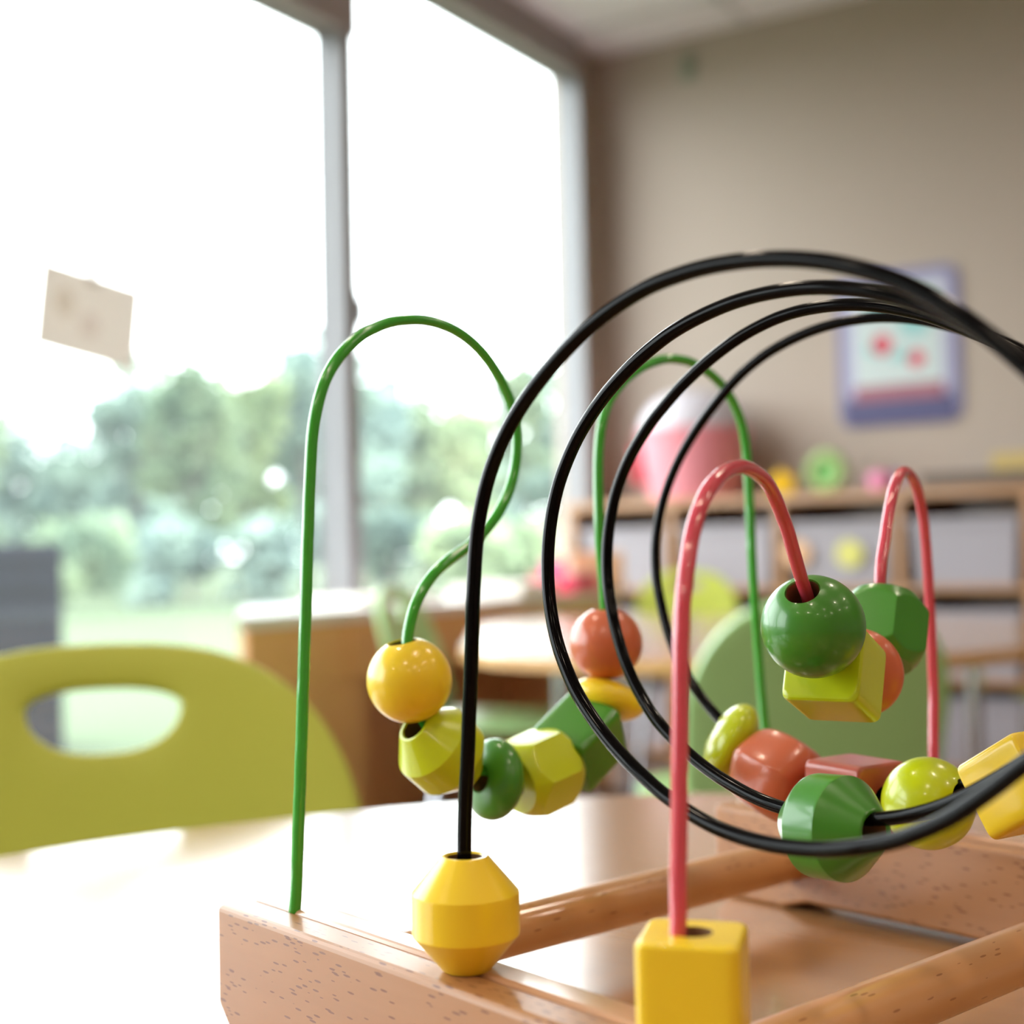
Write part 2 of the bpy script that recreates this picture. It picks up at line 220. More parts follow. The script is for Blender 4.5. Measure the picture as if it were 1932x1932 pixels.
M['oak_light'] = wood('light_oak_laminate', srgb(232, 178, 122), srgb(214, 156, 100), .4, .2, 0, None, .5, .9)
M['white_top'] = mat('white_laminate', srgb(232, 230, 232), .22, .5, coat=.2)
M['beech'] = wood('beech_wood', srgb(174, 126, 82), srgb(156, 108, 68), .38, .12, 0, srgb(100, 48, 18), 1., .8, .34)
M['beech_top'] = wood('beech_wood_lamina', srgb(200, 156, 122), srgb(184, 138, 104), .28, .7, 0, None, 1., .8)
M['dowel'] = wood('beech_dowel', srgb(208, 158, 108), srgb(190, 136, 88), .28, .6, 2, srgb(150, 95, 55), .8, .8, .10)
P = dict(rough=.30, spec=.45, coat=.32, bump=.015, bscale=420., vary=.06, vscale=120.)
M['yellow'] = mat('yellow_paint', srgb(244, 210, 42), **P)
M['lime'] = mat('lime_paint', srgb(192, 208, 16), **P)
M['green'] = mat('green_paint', srgb(62, 132, 36), **P)
M['salmon'] = mat('salmon_paint', srgb(200, 102, 70), **P)
M['red'] = mat('brick_red_paint', srgb(178, 84, 66), **P)
M['hole'] = mat('raw_wood_hole', srgb(120, 84, 50), .8)
M['wire_green'] = mat('green_wire_coating', srgb(58, 165, 46), .18, .5, coat=.6)
M['wire_black'] = mat('black_wire_coating', srgb(7, 6, 7), .12, .10)
M['wire_pink'] = mat('pink_wire_coating', srgb(212, 76, 94), .18, .5, coat=.6)
M['chair'] = mat('lime_chair_shell', srgb(190, 200, 86), .5, .35, vary=.03)
M['chair_green'] = mat('green_chair_shell', srgb(164, 208, 138), .34, .5, coat=.3, vary=.03)
M['chrome'] = mat('chrome_tube', srgb(205, 208, 215), .18, .5, metal=1.)
M['bin'] = mat('grey_plastic_bin', srgb(160, 155, 162), .5, .4, vary=.04)
M['card'] = mat('paper_label', srgb(190, 188, 150), .8)
M['cardy'] = mat('yellow_label_shape', srgb(212, 208, 120), .8)
M['cardp'] = mat('peach_label_shape', srgb(222, 178, 140), .8)
M['pink_tub'] = mat('pink_plastic', srgb(222, 140, 152), .35, .5)
M['hotpink'] = mat('hot_pink_plastic', srgb(245, 70, 105), .35, .5)
M['magenta'] = mat('magenta_plastic', srgb(220, 60, 150), .4)
M['frost'] = clear_plastic('frosted_plastic', srgb(212, 206, 214), .75)
M['paper'] = mat('white_paper', srgb(238, 232, 222), .8, .2)
M['paper_note'] = thin_paper('note_paper', srgb(232, 228, 224), .30)
M['crayon_y'] = clear_plastic('yellow_crayon', srgb(214, 180, 110), .10)
M['crayon_p'] = clear_plastic('pink_crayon', srgb(220, 160, 140), .07)
M['toy_yellow'] = mat('toy_yellow', srgb(235, 190, 30), .4)
M['toy_green'] = mat('toy_green', srgb(85, 160, 60), .4)
M['toy_lime'] = mat('toy_pale_green', srgb(150, 175, 110), .5)
M['toy_pink'] = mat('toy_pink', srgb(215, 130, 165), .4)
M['toy_purple'] = mat('toy_purple', srgb(150, 120, 180), .4)
M['manila'] = mat('manila_card', srgb(190, 165, 105), .8)
M['darktray'] = mat('dark_tray', srgb(92, 78, 68), .5)
M['violet'] = mat('violet_frame', srgb(122, 118, 152), .5)
M['navy'] = mat('navy_band', srgb(70, 66, 110), .5)
M['poster_in'] = mat('poster_sheet', srgb(188, 200, 200), .5)
M['poster_pale'] = mat('poster_pale_violet', srgb(172, 170, 196), .5)
M['teal'] = mat('poster_teal', srgb(140, 190, 190), .5)
M['pred'] = mat('poster_red', srgb(200, 40, 70), .5)
M['pmaroon'] = mat('poster_maroon', srgb(150, 90, 105), .5)
M['sensor'] = mat('sensor_plastic', srgb(140, 145, 130), .5)
M['black'] = mat('dark_sticker', srgb(40, 40, 48), .5)
M['tape'] = clear_plastic('clear_tape', srgb(220, 215, 205), .5)
M['glass'] = glass('window_glass')
M['lamp'] = mat('downlight_lens', (1, 1, 1, 1), .5, emit=(1., .84, .66, 1), estr=LAMP)
M['lamp_trim'] = mat('downlight_trim', srgb(225, 222, 215), .5)
M['grass'] = mat('grass_ground', srgb(86, 100, 73), .9, .1, vary=.2, vscale=.6)
M['leaf_a'] = leafy('leaves_mid', srgb(106, 130, 108), srgb(158, 174, 140))  # all three leaf colours are paled, with the outdoor haze put into them
M['leaf_b'] = leafy('leaves_cool', srgb(108, 132, 126), srgb(152, 172, 158))
M['leaf_c'] = leafy('leaves_light', srgb(146, 166, 130), srgb(186, 198, 154))
M['bark'] = mat('bark', srgb(96, 88, 84), .9)
M['ac'] = mat('dark_grey_metal', srgb(26, 26, 36), .7, .1)
M['ac_dark'] = mat('louvre_gap', srgb(12, 12, 18), .8, .1)

CA, SA = math.cos(.55176), math.sin(.55176)
CAM = Vector((2.435, 0, .7027))
def off(px, d, y=0.):                       # a direction seen from the viewpoint, d metres away -> ground position
    x = (px - 966) / 2600 * d
    return (CAM.x + x * CA - d * SA, x * SA + d * CA)

# ------------------------------------------------------------------ room shell
XR, YB, YF, ZC = 6.6, 4.62, -3.6, 2.6027
struct(finish(boxes((-.2, XR + .2, YF - .2, YB + .2, -.12, 0)), 'floor', M['floor']))
cl = struct(finish(boxes((-.2, XR + .2, YF - .2, YB + .2, ZC, ZC + .1)), 'ceiling', M['ceil']))
bm = bmesh.new()
for k in range(11): box(bm, .01 + .6096 * k, .035 + .6096 * k, YF, YB, ZC - .006, ZC + .002)
for k in range(14): box(bm, 0, XR, YB - .3 - .6096 * k, YB - .275 - .6096 * k, ZC - .006, ZC + .002)
finish(bm, 'ceiling_grid', M['grid'], cl)
struct(finish(boxes((-.2, XR + .2, YB, YB + .15, 0, ZC)), 'wall_back', M['wall']))
struct(finish(boxes((XR, XR + .15, YF, YB, 0, ZC)), 'wall_right', M['wall']))
struct(finish(boxes((-.2, XR + .2, YF - .15, YF, 0, ZC)), 'wall_front', M['wall']))
# window wall: headers, curb and piers around the openings
WY = [(-2.45, -.72), (-.645, 1.15), (1.225, 3.02), (3.096, 4.414)]      # glazed openings
HD = [2.202, 2.202, 2.202, 2.472]
bm = bmesh.new()
for (a, b), h in zip(WY, HD): box(bm, -.04, .05, a, b, h, ZC)
box(bm, -.04, .05, YF, WY[0][0], 0, ZC)
for (a, b), (c, d), h in zip(WY, WY[1:], HD): box(bm, -.04, .05, b, c, h, ZC)
box(bm, -.04, .05, YF, YB, 0, .10)
struct(finish(bm, 'wall_left', M['header']))
struct(finish(boxes((-.04, .0, WY[3][1], YB, .10, ZC)), 'wall_left_return', M['wall']))
struct(finish(boxes((.0505, .062, YF, YB, 0, .09)), 'baseboard_left', M['trim_grey']))
for i, ((a, b), h) in enumerate(zip(WY, HD)):
    w = .012
    f = finish(boxes((-.045, -.02, a, a + w, .10, h), (-.045, -.02, b - w, b, .10, h), (-.045, -.02, a + w, b - w, .10, .10 + w), (-.045, -.02, a + w, b - w, h - w, h)),
               'window_%d' % (i + 1), M['trim_grey'], bevel=.002)
    struct(f)
    g = finish(boxes((-.036, -.030, a + w, b - w, .10 + w, h - w)), 'glass_pane', M['glass'], f)
# grey posts between the panes and the grey reveal at the corner
for i, (a, b, h) in enumerate([(-.72, -.645, 2.202), (1.15, 1.225, 2.202), (3.02, 3.096, 2.472), (4.404, 4.414, 2.472)]):
    struct(finish(boxes((-.035, .049 if i == 3 else .035, a + .0005, b - .0005, .1005, h)), 'trim_%d' % (i + 1), M['trim_grey'], bevel=.004))
t = thing('window_latch', 'small grey latch bulging from the post between the two window panes', 'latch', (.0355, 3.075, 1.41))
finish(boxes((0, .012, -.012, .012, -.06, .06)), 'latch_plate', M['trim_grey'], t, bevel=.003)
finish(boxes((.008, .026, .0, .020, -.035, .035)), 'latch_handle', M['trim_grey'], t, bevel=.008)

# ------------------------------------------------------------------ camera
rt = Vector((.85083, .52500, -.02083)); up = Vector((.03536, -.01765, .99922))
fwd = Vector((-.52386, .85111, .03363))
zc = -fwd.normalized(); xc = rt.normalized(); yc = zc.cross(xc).normalized(); xc = yc.cross(zc)
cam = bpy.data.cameras.new('camera'); co = bpy.data.objects.new('camera', cam); COL.objects.link(co)
m4 = Matrix((xc, yc, zc)).transposed().to_4x4(); m4.translation = CAM; co.matrix_world = m4
cam.sensor_width = 36; cam.lens = 36 * 2600 / 1932; cam.clip_start = .02; cam.clip_end = 400
cam.dof.use_dof = True; cam.dof.focus_distance = .335; cam.dof.aperture_fstop = 8.6
SC.camera = co

# ------------------------------------------------------------------ light
w = bpy.data.worlds.new('overcast_sky'); SC.world = w; w.use_nodes = True
nt = w.node_tree; bg = nt.nodes['Background']
tc = nt.nodes.new('ShaderNodeTexCoord'); nz = nt.nodes.new('ShaderNodeTexNoise'); nz.inputs['Scale'].default_value = 1.5
nt.links.new(tc.outputs['Generated'], nz.inputs['Vector'])
rp = nt.nodes.new('ShaderNodeValToRGB'); rp.color_ramp.elements[0].color = (.9, .95, 1., 1); rp.color_ramp.elements[1].color = (1, 1, 1, 1)
nt.links.new(nz.outputs['Fac'], rp.inputs['Fac']); nt.links.new(rp.outputs['Color'], bg.inputs['Color'])
bg.inputs['Strength'].default_value = SKY
for i, ((a, b), h) in enumerate(zip(WY, HD)):          # daylight portals in the openings (sampling aids, they give no light)
    l = bpy.data.lights.new('daylight_portal', 'AREA'); l.shape = 'RECTANGLE'; l.size = b - a; l.size_y = h - .1
    l.cycles.is_portal = True
    o = bpy.data.objects.new('daylight_portal', l); COL.objects.link(o)
    o.location = (-.12, (a + b) / 2, (h + .1) / 2)
    o.rotation_euler = Matrix(((0, 0, -1), (-1, 0, 0), (0, 1, 0))).to_euler()
first = None
DL = [(x, y) for x in (1.35, 2.75, 4.15, 5.55) for y in (-2.6, -1.1, .4, 1.9)]
for i, (x, y) in enumerate(DL):
    lab = 'round warm recessed downlight in the white tile ceiling'
    if first is None:
        first = thing('ceiling_downlight', lab, 'ceiling light', (x, y, ZC - .006), 0, 'recessed downlights in the ceiling')
        bm = bmesh.new(); lathe(bm, [(.075, .0), (.075, .004), (.095, .0), (.095, -.006), (.075, -.008)], 32, True); finish(bm, 'trim_ring', M['lamp_trim'], first, 40)
        bm = bmesh.new(); lathe(bm, [(.074, -.001), (.074, .003)], 32, False, cap=True); finish(bm, 'lens', M['lamp'], first)
    else: dup(first, (x, y, ZC - .006), 0, lab)

# ------------------------------------------------------------------ near table
def chrome_leg(bm, x, y, h, r=.018, dx=0, dy=0):
    tube(bm, [(x + dx, y + dy, .0), (x, y, h)], r, 14)
t = thing('activity_table', 'round maple laminate table in the foreground under the bead maze', 'table', (2.363, .273, 0))
bm = bmesh.new(); lathe(bm, [(.0005, .58), (.2, .58), (.4425, .58), (.443, .58), (.4475, .5785), (.45, .574), (.45, .556), (.447, .553), (.0005, .553)], 128, False)
finish(bm, 'tabletop', M['table'], t, 35)
bm = bmesh.new(); lathe(bm, [(.4502, .5745), (.4535, .574), (.4535, .556), (.4502, .5555)], 128, True); finish(bm, 'edge_band', M['edge'], t, 35)
for k in range(4):
    a = PI / 4 + k * PI / 2; bm = bmesh.new(); chrome_leg(bm, .32 * math.cos(a), .32 * math.sin(a), .553, .02); finish(bm, 'leg', M['chrome'], t, 40)

# ------------------------------------------------------------------ bead maze
TOYL, TOYR = (2.1711, .2738, .58), -.30453
BH, BT, BS, BL = .032, .0199, .18133, .178
toy = thing('bead_maze', 'wooden bead maze toy with green, black and pink looping wires on the round table', 'toy', TOYL, TOYR)
def board(v0, v1, u0, name, parent, m, z1, step=0.):
    pts = [(u0, .006), (u0 + .006, .0), (.030, 0), (.0345, .0016), (.040, .0032), (BL - .040, .0032), (BL - .0345, .0016), (BL - .030, 0), (BL - .006, 0), (BL, .006), (BL, z1), (u0, z1)]
    bm = bmesh.new(); prism(bm, pts, lambda a, b, d: (a, v0 + d, b), v1 - v0)
    return finish(bm, name, m, parent, bevel=.0016, bseg=3)
b1 = board(0, BT / 2 + .0005, 0, 'end_board', toy, M['beech'], BH)
board(BT / 2 + .0006, BT, .0012, 'back_lamina', b1, M['beech_top'], BH + .0003)
b2 = board(BT + BS, BT * 1.5 + BS + .0005, 0, 'end_board', toy, M['beech'], BH)
board(BT * 1.5 + BS + .0006, 2 * BT + BS, .0012, 'back_lamina', b2, M['beech_top'], BH + .0003)
for ud in (.0333, .1456):
    bm = bmesh.new(); lathe(bm, [(.0072, 0), (.0072, BS)], 32, False, cap=True)
    d = finish(bm, 'dowel_rail', M['dowel'], toy, 40); d.location = (ud, BT, .017); d.rotation_euler = (-PI / 2, 0, 0)
mm = lambda L: [Vector(p) / 1000 for p in L]
W_C, W_G, W_P = spline(mm(COIL_WIRE), 3), spline(mm(GREEN_WIRE), 3), spline(mm(PINK_WIRE), 3)
for nm, pts, r, m, lab in (('wire', W_G, .00165, 'wire_green', 'green wire loops'), ('wire', W_C, .00165, 'wire_black', 'black coiled wire'), ('wire', W_P, .00165, 'wire_pink', 'pink wire loops')):
    bm = bmesh.new(); tube(bm, pts, r, 16); o = finish(bm, nm, M[m], toy, 60); o['label'] = lab

# ---- beads, built about their hole axis (local z)
HR = .0040
def arc(cx, cz, r, a0, a1, n): return [(cx + r * math.cos(math.radians(a0 + (a1 - a0) * k / n)), cz + r * math.sin(math.radians(a0 + (a1 - a0) * k / n))) for k in range(n + 1)]
def bead_mesh(kind, R=.012):
    bm = bmesh.new()
    if kind in ('ball', 'disc'):
        b = R if kind == 'ball' else (.0068 if R > .0121 else .0060)
        a0 = math.degrees(math.acos((HR + .0003) / R))
        prof = [(R * math.cos(math.radians(x)), b * math.sin(math.radians(x))) for x in [-a0 + 2 * a0 * k / 40 for k in range(41)]]
        prof = [(HR, prof[0][1] + .0004)] + prof + [(HR, prof[-1][1] - .0004)]
        lathe(bm, prof, 72, True, [0] * (len(prof) - 1) + [1])
    elif kind == 'cone':
        L = .0125
        prof = [(HR, -L + .0004), (HR + .0004, -L), (.0050, -L), (.0055, -L + .0003), (R - .0006, -.0052), (R - .0001, -.0046), (R, -.0040), (R, .0040), (R - .0001, .0046), (R - .0006, .0052), (.0055, L - .0003), (.0050, L), (HR + .0004, L), (HR, L - .0004)]
        lathe(bm, prof, 96, True, [0] * (len(prof) - 1) + [1])
    else:
        n = 96
        def rad(phi, ns, ap, rc):                # regular polygon, rounded corners
            s = 2 * PI / ns; p = (phi + s / 2) % s - s / 2
            r = ap / math.cos(p); lim = ap / math.cos(s / 2)
            k = (11 if ns == 6 else 32) if rc else 400
            rr = (ap / math.cos(s / 2)) - rc * (1 / math.cos(s / 2) - 1)
            return -math.log(math.exp(-r * k / ap) + math.exp(-rr * k / ap)) / k * ap if rc else r
        if kind == 'cube':
            L, ap, rc, e = .0100, .0100, .0022, .0013; F = lambda p, i: rad(p, 4, ap - i, rc)
            prof = [('h', -L)] + [(e - e * math.cos(math.radians(x)), -L + e - e * math.sin(math.radians(x))) for x in (90, 60, 30, 0)] + [(e - e * math.cos(math.radians(x)), L - e + e * math.sin(math.radians(x))) for x in (0, 30, 60, 90)] + [('h', L)]
            P_ = []
            for i, z in prof: P_.append([((HR if i == 'h' else F(2 * PI * j / n, i)) * math.cos(2 * PI * j / n), (HR if i == 'h' else F(2 * PI * j / n, i)) * math.sin(2 * PI * j / n), z) for j in range(n)])
        else:                                    # 'nut': six-sided prism with turned ends; 'barrel': the same, well rounded
            L, ap, rc, r0, kk = (.0105, .0112, 0, .0092, 1.25) if kind == 'nut' else (.0120, .0124, .003, .0060, 1.05)
            P_ = []
            def ring(fn): P_.append([fn(2 * PI * j / n) for j in range(n)])
            pol = lambda r, p, z: (r * math.cos(p), r * math.sin(p), z)
            ring(lambda p: pol(HR, p, -L)); ring(lambda p: pol(r0, p, -L))
            R6 = lambda p: rad(p, 6, ap, rc)
            if kind == 'barrel':
                for q in range(-10, 11):
                    a_ = q / 10 * 1.38; zz = L * math.copysign(abs(math.sin(a_)) ** .86, a_); ring(lambda p, a_=a_, zz=zz: pol(HR + .0006 + (R6(p) - HR - .0006) * math.cos(a_) ** .62, p, zz))
            else:
              ring(lambda p: pol(R6(p) - .0004, p, -L + (R6(p) - .0004 - r0) * kk)); ring(lambda p: pol(R6(p), p, -L + (R6(p) - r0) * kk + .0006))
              ring(lambda p: pol(R6(p), p, L - (R6(p) - r0) * kk - .0006)); ring(lambda p: pol(R6(p) - .0004, p, L - (R6(p) - .0004 - r0) * kk))
            ring(lambda p: pol(r0, p, L)); ring(lambda p: pol(HR, p, L))
        rings(bm, P_, True, [0] * (len(P_) - 1) + [1])
    return bm
TM = Matrix.Translation(TOYL) @ Matrix.Rotation(TOYR, 4, 'Z')
def bead(name, kind, m, path, c, label, roll=0, axis=None, group=None, R=.012, sc=(1, 1, 1), tilt=(0, 0)):
    o = finish(bead_mesh(kind, R), name, M[m], None, 60 if kind in ('ball', 'disc', 'barrel') else 28, mats=[M['hole']])
    c = Vector(c)
    i = min(range(len(path)), key=lambda k: (path[k] - c).length)
    ax = Vector(axis).normalized() if axis else (path[min(i + 4, len(path) - 1)] - path[max(i - 4, 0)]).normalized()
    xh = Vector((0, 0, 1)).cross(ax)
    xh = xh.normalized() if xh.length > .05 else Vector((1, 0, 0))
    q = Matrix((xh, ax.cross(xh).normalized(), ax)).transposed().to_4x4()
    o.matrix_world = TM @ Matrix.Translation(c) @ q @ Matrix.Rotation(math.radians(roll), 4, 'Z') @ Matrix.Diagonal((*sc, 1))
    return tag(o, label, 'bead', group)
GG, GK, GP = 'beads on the green wire', 'beads on the black wire', 'beads on the pink wire'
bead('round_bead', 'ball', 'yellow', W_G, (.0206, .0502, .0891), 'round yellow bead at the left end of the green wire', group=GG)
bead('conical_bead', 'cone', 'lime', W_G, (.0206, .0611, .0682), 'lime green double cone bead under the round yellow bead', group=GG)
bead('disc_bead', 'disc', 'green', W_G, (.0206, .0801, .0578), 'flat dark green disc bead between two lime beads', group=GG)
bead('hexagonal_bead', 'nut', 'lime', W_G, (.0206, .0986, .0578), 'lime green six-sided bead right of the dark green disc', 30, group=GG)
bead('cube_bead', 'cube', 'green', W_G, (.0206, .1160, .0653), 'dark green cube bead under the flat yellow disc', 20, group=GG)
bead('disc_bead', 'disc', 'yellow', W_G, (.0206, .1280, .0773), 'flat yellow disc bead under the round salmon bead', group=GG)
bead('round_bead', 'ball', 'salmon', W_G, (.0206, .1281, .0950), 'round salmon bead seen behind the black coils', group=GG, R=.0116)
bead('conical_bead', 'cone', 'yellow', W_C, (.0934, .0105, .0446), 'yellow double cone bead standing on the near board under the black wire', axis=(0, 0, 1), group=GK)
bead('conical_bead', 'cone', 'green', W_C, (.1397, .0822, .0593), 'dark green double cone bead threaded on the bottom of a black coil', group=GK)
bead('disc_bead', 'disc', 'lime', W_C, (.0556, .1465, .0652), 'lime green disc bead left of the rounded salmon bead', axis=(.66, .55, -.5), R=.0125, group=GK)
bead('barrel_bead', 'barrel', 'salmon', W_C, (.0755, .1438, .0568), 'rounded salmon barrel bead behind the dark green double cone', 0, group=GK)
bead('cube_bead', 'cube', 'red', W_C, (.1050, .1403, .0550), 'brick red cube bead between salmon barrel and round lime bead', 0, group=GK)
bead('round_bead', 'ball', 'lime', W_C, (.1295, .1375, .0563), 'round lime green bead at the bottom right of the coil', group=GK)
bead('cube_bead', 'cube', 'yellow', W_C, (.1585, .1348, .0650), 'yellow cube bead at the right edge, crossed by black wire', 0, axis=(.82, -.1, .50), group=GK)
bead('round_bead', 'ball', 'green', W_P, (.1272, .0935, .1046), 'round dark green bead with the pink wire entering its top', group=GP, R=.0126)
bead('cube_bead', 'cube', 'lime', W_P, (.1205, .1110, .0915), 'lime green cube bead under the round dark green bead', 0, axis=(-.25, .80, -.34), group=GP)
bead('disc_bead', 'disc', 'salmon', W_P, (.1130, .1320, .0900), 'flat salmon disc bead behind the lime green cube', group=GP)
bead('hexagonal_bead', 'nut', 'green', W_P, (.1050, .1550, .1000), 'dark green six-sided bead above the salmon disc', 30, group=GP)
bead('cube_bead', 'cube', 'yellow', W_P, (.1580, .0130, .0421), 'yellow block bead in the lower right under the pink wire', 34, axis=(0, 0, 1), group=GP, sc=(.97, .97, 1.))

# ------------------------------------------------------------------ children's chairs
def make_chair(label, mkey, group):
    """seat faces local -y, back at +y; about 0.30 m wide"""
    c = thing('childs_chair', label, 'chair', (0, 0, 0), 0, group)
    W = .152
    def back_y(x, z): return .15 + .10 * (z - .34) / .32 - .55 * x * x
    outline = []
    for k in range(33):                                            # rounded-top outline from right hip to left hip
        a = PI * k / 32; e = .72
        cx, sx = math.cos(a), math.sin(a)
        outline.append((W * math.copysign(abs(cx) ** e, cx), .525 + .130 * abs(sx) ** .95))
    outline = [(W * .93, .40), (W * .985, .46)] + outline + [(-W * .985, .46), (-W * .93, .40)]
    slot = []
    for k in range(28):
        a = 2 * PI * k / 28; sx = math.sin(a)
        slot.append((.045 * math.copysign(abs(math.cos(a)) ** .8, math.cos(a)), CH_SL + (.012 if sx > 0 else .027) * sx))
    bm = bmesh.new()
    f = []
    def loop(pts):
        v = [bm.verts.new((x, 0, z)) for x, z in pts]
        return [bm.edges.new((v[i], v[(i + 1) % len(v)])) for i in range(len(v))]
    es = loop(outline) + loop(slot)
    bmesh.ops.triangle_fill(bm, edges=es, use_beauty=True)
    for _ in range(5):
        bmesh.ops.subdivide_edges(bm, edges=[e for e in bm.edges if e.calc_length() > .022], cuts=1, use_grid_fill=False)
        bmesh.ops.triangulate(bm, faces=bm.faces)
        bmesh.ops.beautify_fill(bm, faces=bm.faces, edges=[e for e in bm.edges if not e.is_boundary])
    for v in bm.verts: v.co.y = back_y(v.co.x, v.co.z)
    o = finish(bm, 'backrest', M[mkey], c, 50)
    s = o.modifiers.new('thickness', 'SOLIDIFY'); s.thickness = .014; s.offset = 0
    b = o.modifiers.new('bevel', 'BEVEL'); b.width = .003; b.segments = 2; b.limit_method = 'ANGLE'; b.angle_limit = .9
    bm = bmesh.new()
    pts = [(.150 * math.copysign(abs(math.cos(2 * PI * k / 48)) ** .55, math.cos(2 * PI * k / 48)), .16 * math.copysign(abs(math.sin(2 * PI * k / 48)) ** .55, math.sin(2 * PI * k / 48)) - .01) for k in range(48)]
    prism(bm, pts, lambda a, b_, d: (a, b_, .385 + d + .25 * b_ * b_), .014); finish(bm, 'seat', M[mkey], c, 50, bevel=.004)
    for s in (-1, 1):                                              # bent stems that carry the backrest
        bm = bmesh.new(); tube(bm, spline([(s * .10, .08, .377), (s * .10, .135, .385), (s * .10, .160, .42), (s * .10, .176, .47)], 4), .009, 10); finish(bm, 'back_stem', M['chrome'], c, 60)
        for y0, y1 in ((-.115, -.155), (.10, .165)):
            bm = bmesh.new(); tube(bm, [(s * .105, y0, .382), (s * .125, (y0 + y1) / 2, .19), (s * .145, y1, .0)], .0095, 12); finish(bm, 'leg', M['chrome'], c, 60)
    return c
ch = make_chair('lime chair with a handle slot, pulled up to the near table on the left', 'chair', 'lime chairs')
x, y = off(190, .80); ch.location = (x + .02, y + .02, 0); CH0 = ch
def face(px, d, rz, label, root, group='lime chairs', dx=0, dy=0):
    x, y = off(px, d); return dup(root, (x + dx, y + dy, 0), rz, label, group)
ch.rotation_euler = (0, 0, .5518 + CH_R0)
ch.location = (*off(CH_PX, CH_D), 0)
cg = make_chair('green chair seen from behind, drawn up to the rounded table', 'chair_green', 'green chairs')
cg.location = (1.787, 1.653, 0); cg.rotation_euler = (0, 0, .5518 + PI + .12)
dup(cg, (1.035, 2.262, 0), .5518 + 1.33, 'pale green chair seen edge-on before the long white counter', 'green chairs')
dup(CH0, (.80, 3.58, 0), .5518 - .15, 'lime chair on the far side of the rounded table', 'lime chairs')
dup(CH0, (1.99, 3.04, 0), .5518 - 1.45, 'lime chair at the right end of the rounded table', 'lime chairs')

# ------------------------------------------------------------------ rounded table in the middle distance
t = thing('classroom_table', 'rounded maple table on metal legs in the middle distance', 'table', (1.4, 2.55, 0))
OUT = [(1.25, 1.865), (1.4, 1.83), (1.6, 1.835), (1.81, 1.925), (1.95, 2.13), (2.02, 2.4), (1.98, 2.8), (1.8, 3.1), (1.45, 3.25), (1.0, 3.28), (.7, 3.22), (.6, 3.08), (.62, 2.86), (.75, 2.57), (.966, 2.22), (1.1, 2.0)]
OUT = [(x - 1.4, y - 2.55) for x, y in OUT]
ol = [(p.x, p.y) for p in spline([(*p, 0) for p in OUT + [OUT[0]]], 5)[:-1]]
bm = bmesh.new(); prism(bm, ol, lambda a, b, d: (a, b, .527 + d), .023); finish(bm, 'tabletop', M['table'], t, 30, bevel=.003)
bm = bmesh.new(); n = len(ol)
def grow(k, s):
    ax, ay = ol[k - 1]; bx, by = ol[(k + 1) % n]; d = math.hypot(bx - ax, by - ay); return (ol[k][0] + (by - ay) / d * s, ol[k][1] - (bx - ax) / d * s)
rings(bm, [[(*grow(k, .0005), .5485) for k in range(n)], [(*grow(k, .004), .548) for k in range(n)], [(*grow(k, .004), .529) for k in range(n)], [(*grow(k, .0005), .5285) for k in range(n)]], True)
finish(bm, 'edge_band', M['edge'], t, 40)
for x, y in ((.30, -.42), (-.25, -.30), (.35, .35), (-.50, .45)):
    bm = bmesh.new(); chrome_leg(bm, x, y, .527, .016); finish(bm, 'leg', M['chrome'], t, 40)

# ------------------------------------------------------------------ long white-topped counter along the window
t = thing('window_counter', 'long wooden counter with a white top along the window wall', 'counter', (.27, 2.9, 0))
CT = [(.23, -.82), (.23, .90), (-.20, .90), (-.20, -.34)]           # worktop outline, its near end cut on the slant
bm = bmesh.new(); prism(bm, CT, lambda a, b, d: (a, b, .570 + d), .027); finish(bm, 'worktop', M['white_top'], t, bevel=.003)
ap = finish(boxes((.205, .225, -.79, .86, .44, .569)), 'front_panel', M['oak_light'], t, bevel=.002)
finish(boxes((.2255, .2310, -.46, -.40, .44, .569)), 'panel_rib', M['oak_light'], ap, bevel=.002)
finish(boxes((.2255, .2310, .20, .26, .44, .569)), 'panel_rib', M['oak_light'], ap, bevel=.002)
finish(boxes((.195, .224, -.78, -.40, 0, .439)), 'leg_panel', M['oak_light'], t, bevel=.002)
finish(boxes((-.18, -.16, -.30, .86, 0, .569)), 'back_panel', M['oak_light'], t, bevel=.002)
finish(boxes((-.155, .19, .83, .86, 0, .569)), 'end_panel', M['oak_light'], t, bevel=.002)
# things lying on the counter
t = thing('storage_box', 'hot pink plastic box on the far end of the white counter', 'box', (.40, 3.60, .5972), .1)
finish(boxes((-.07, .07, -.09, -.082, 0, .05), (-.07, .07, .082, .09, 0, .05), (-.07, -.062, -.082, .082, 0, .05), (.062, .07, -.082, .082, 0, .05), (-.062, .062, -.082, .082, 0, .005)), 'box_body', M['hotpink'], t, bevel=.002)
finish(boxes((-.075, .075, -.095, .095, .0505, .058)), 'lid', M['pink_tub'], t, bevel=.003)
for k, (x, y, r, n) in enumerate([(.36, 3.32, .2, 6), (.28, 2.82, -.15, 3)]):
    t = finish(boxes((-.105, .105, -.15, .15, 0, .006 * n)), 'paper_stack', M['paper'], None, bevel=.001)
    t.location = (x, y, .5972); t.rotation_euler = (0, 0, r)
    tag(t, ['white paper stack on the counter beside the hot pink box', 'thin white paper stack near the middle of the white counter'][k], 'paper', 'paper stacks on the counter')
t = thing('plastic_cup', 'magenta cup standing on the shelf end of the white counter', 'cup', (.28, 3.745, .5972))
bm = bmesh.new(); lathe(bm, [(.0005, 0), (.028, 0), (.038, .10), (.036, .10), (.0265, .004), (.0005, .004)], 32, False); finish(bm, 'cup_body', M['magenta'], t, 40)
bm = bmesh.new(); lathe(bm, [(.0385, .085), (.0395, .085), (.0395, .095), (.0385, .095)], 32, True); finish(bm, 'band', M['toy_pink'], t, 40)
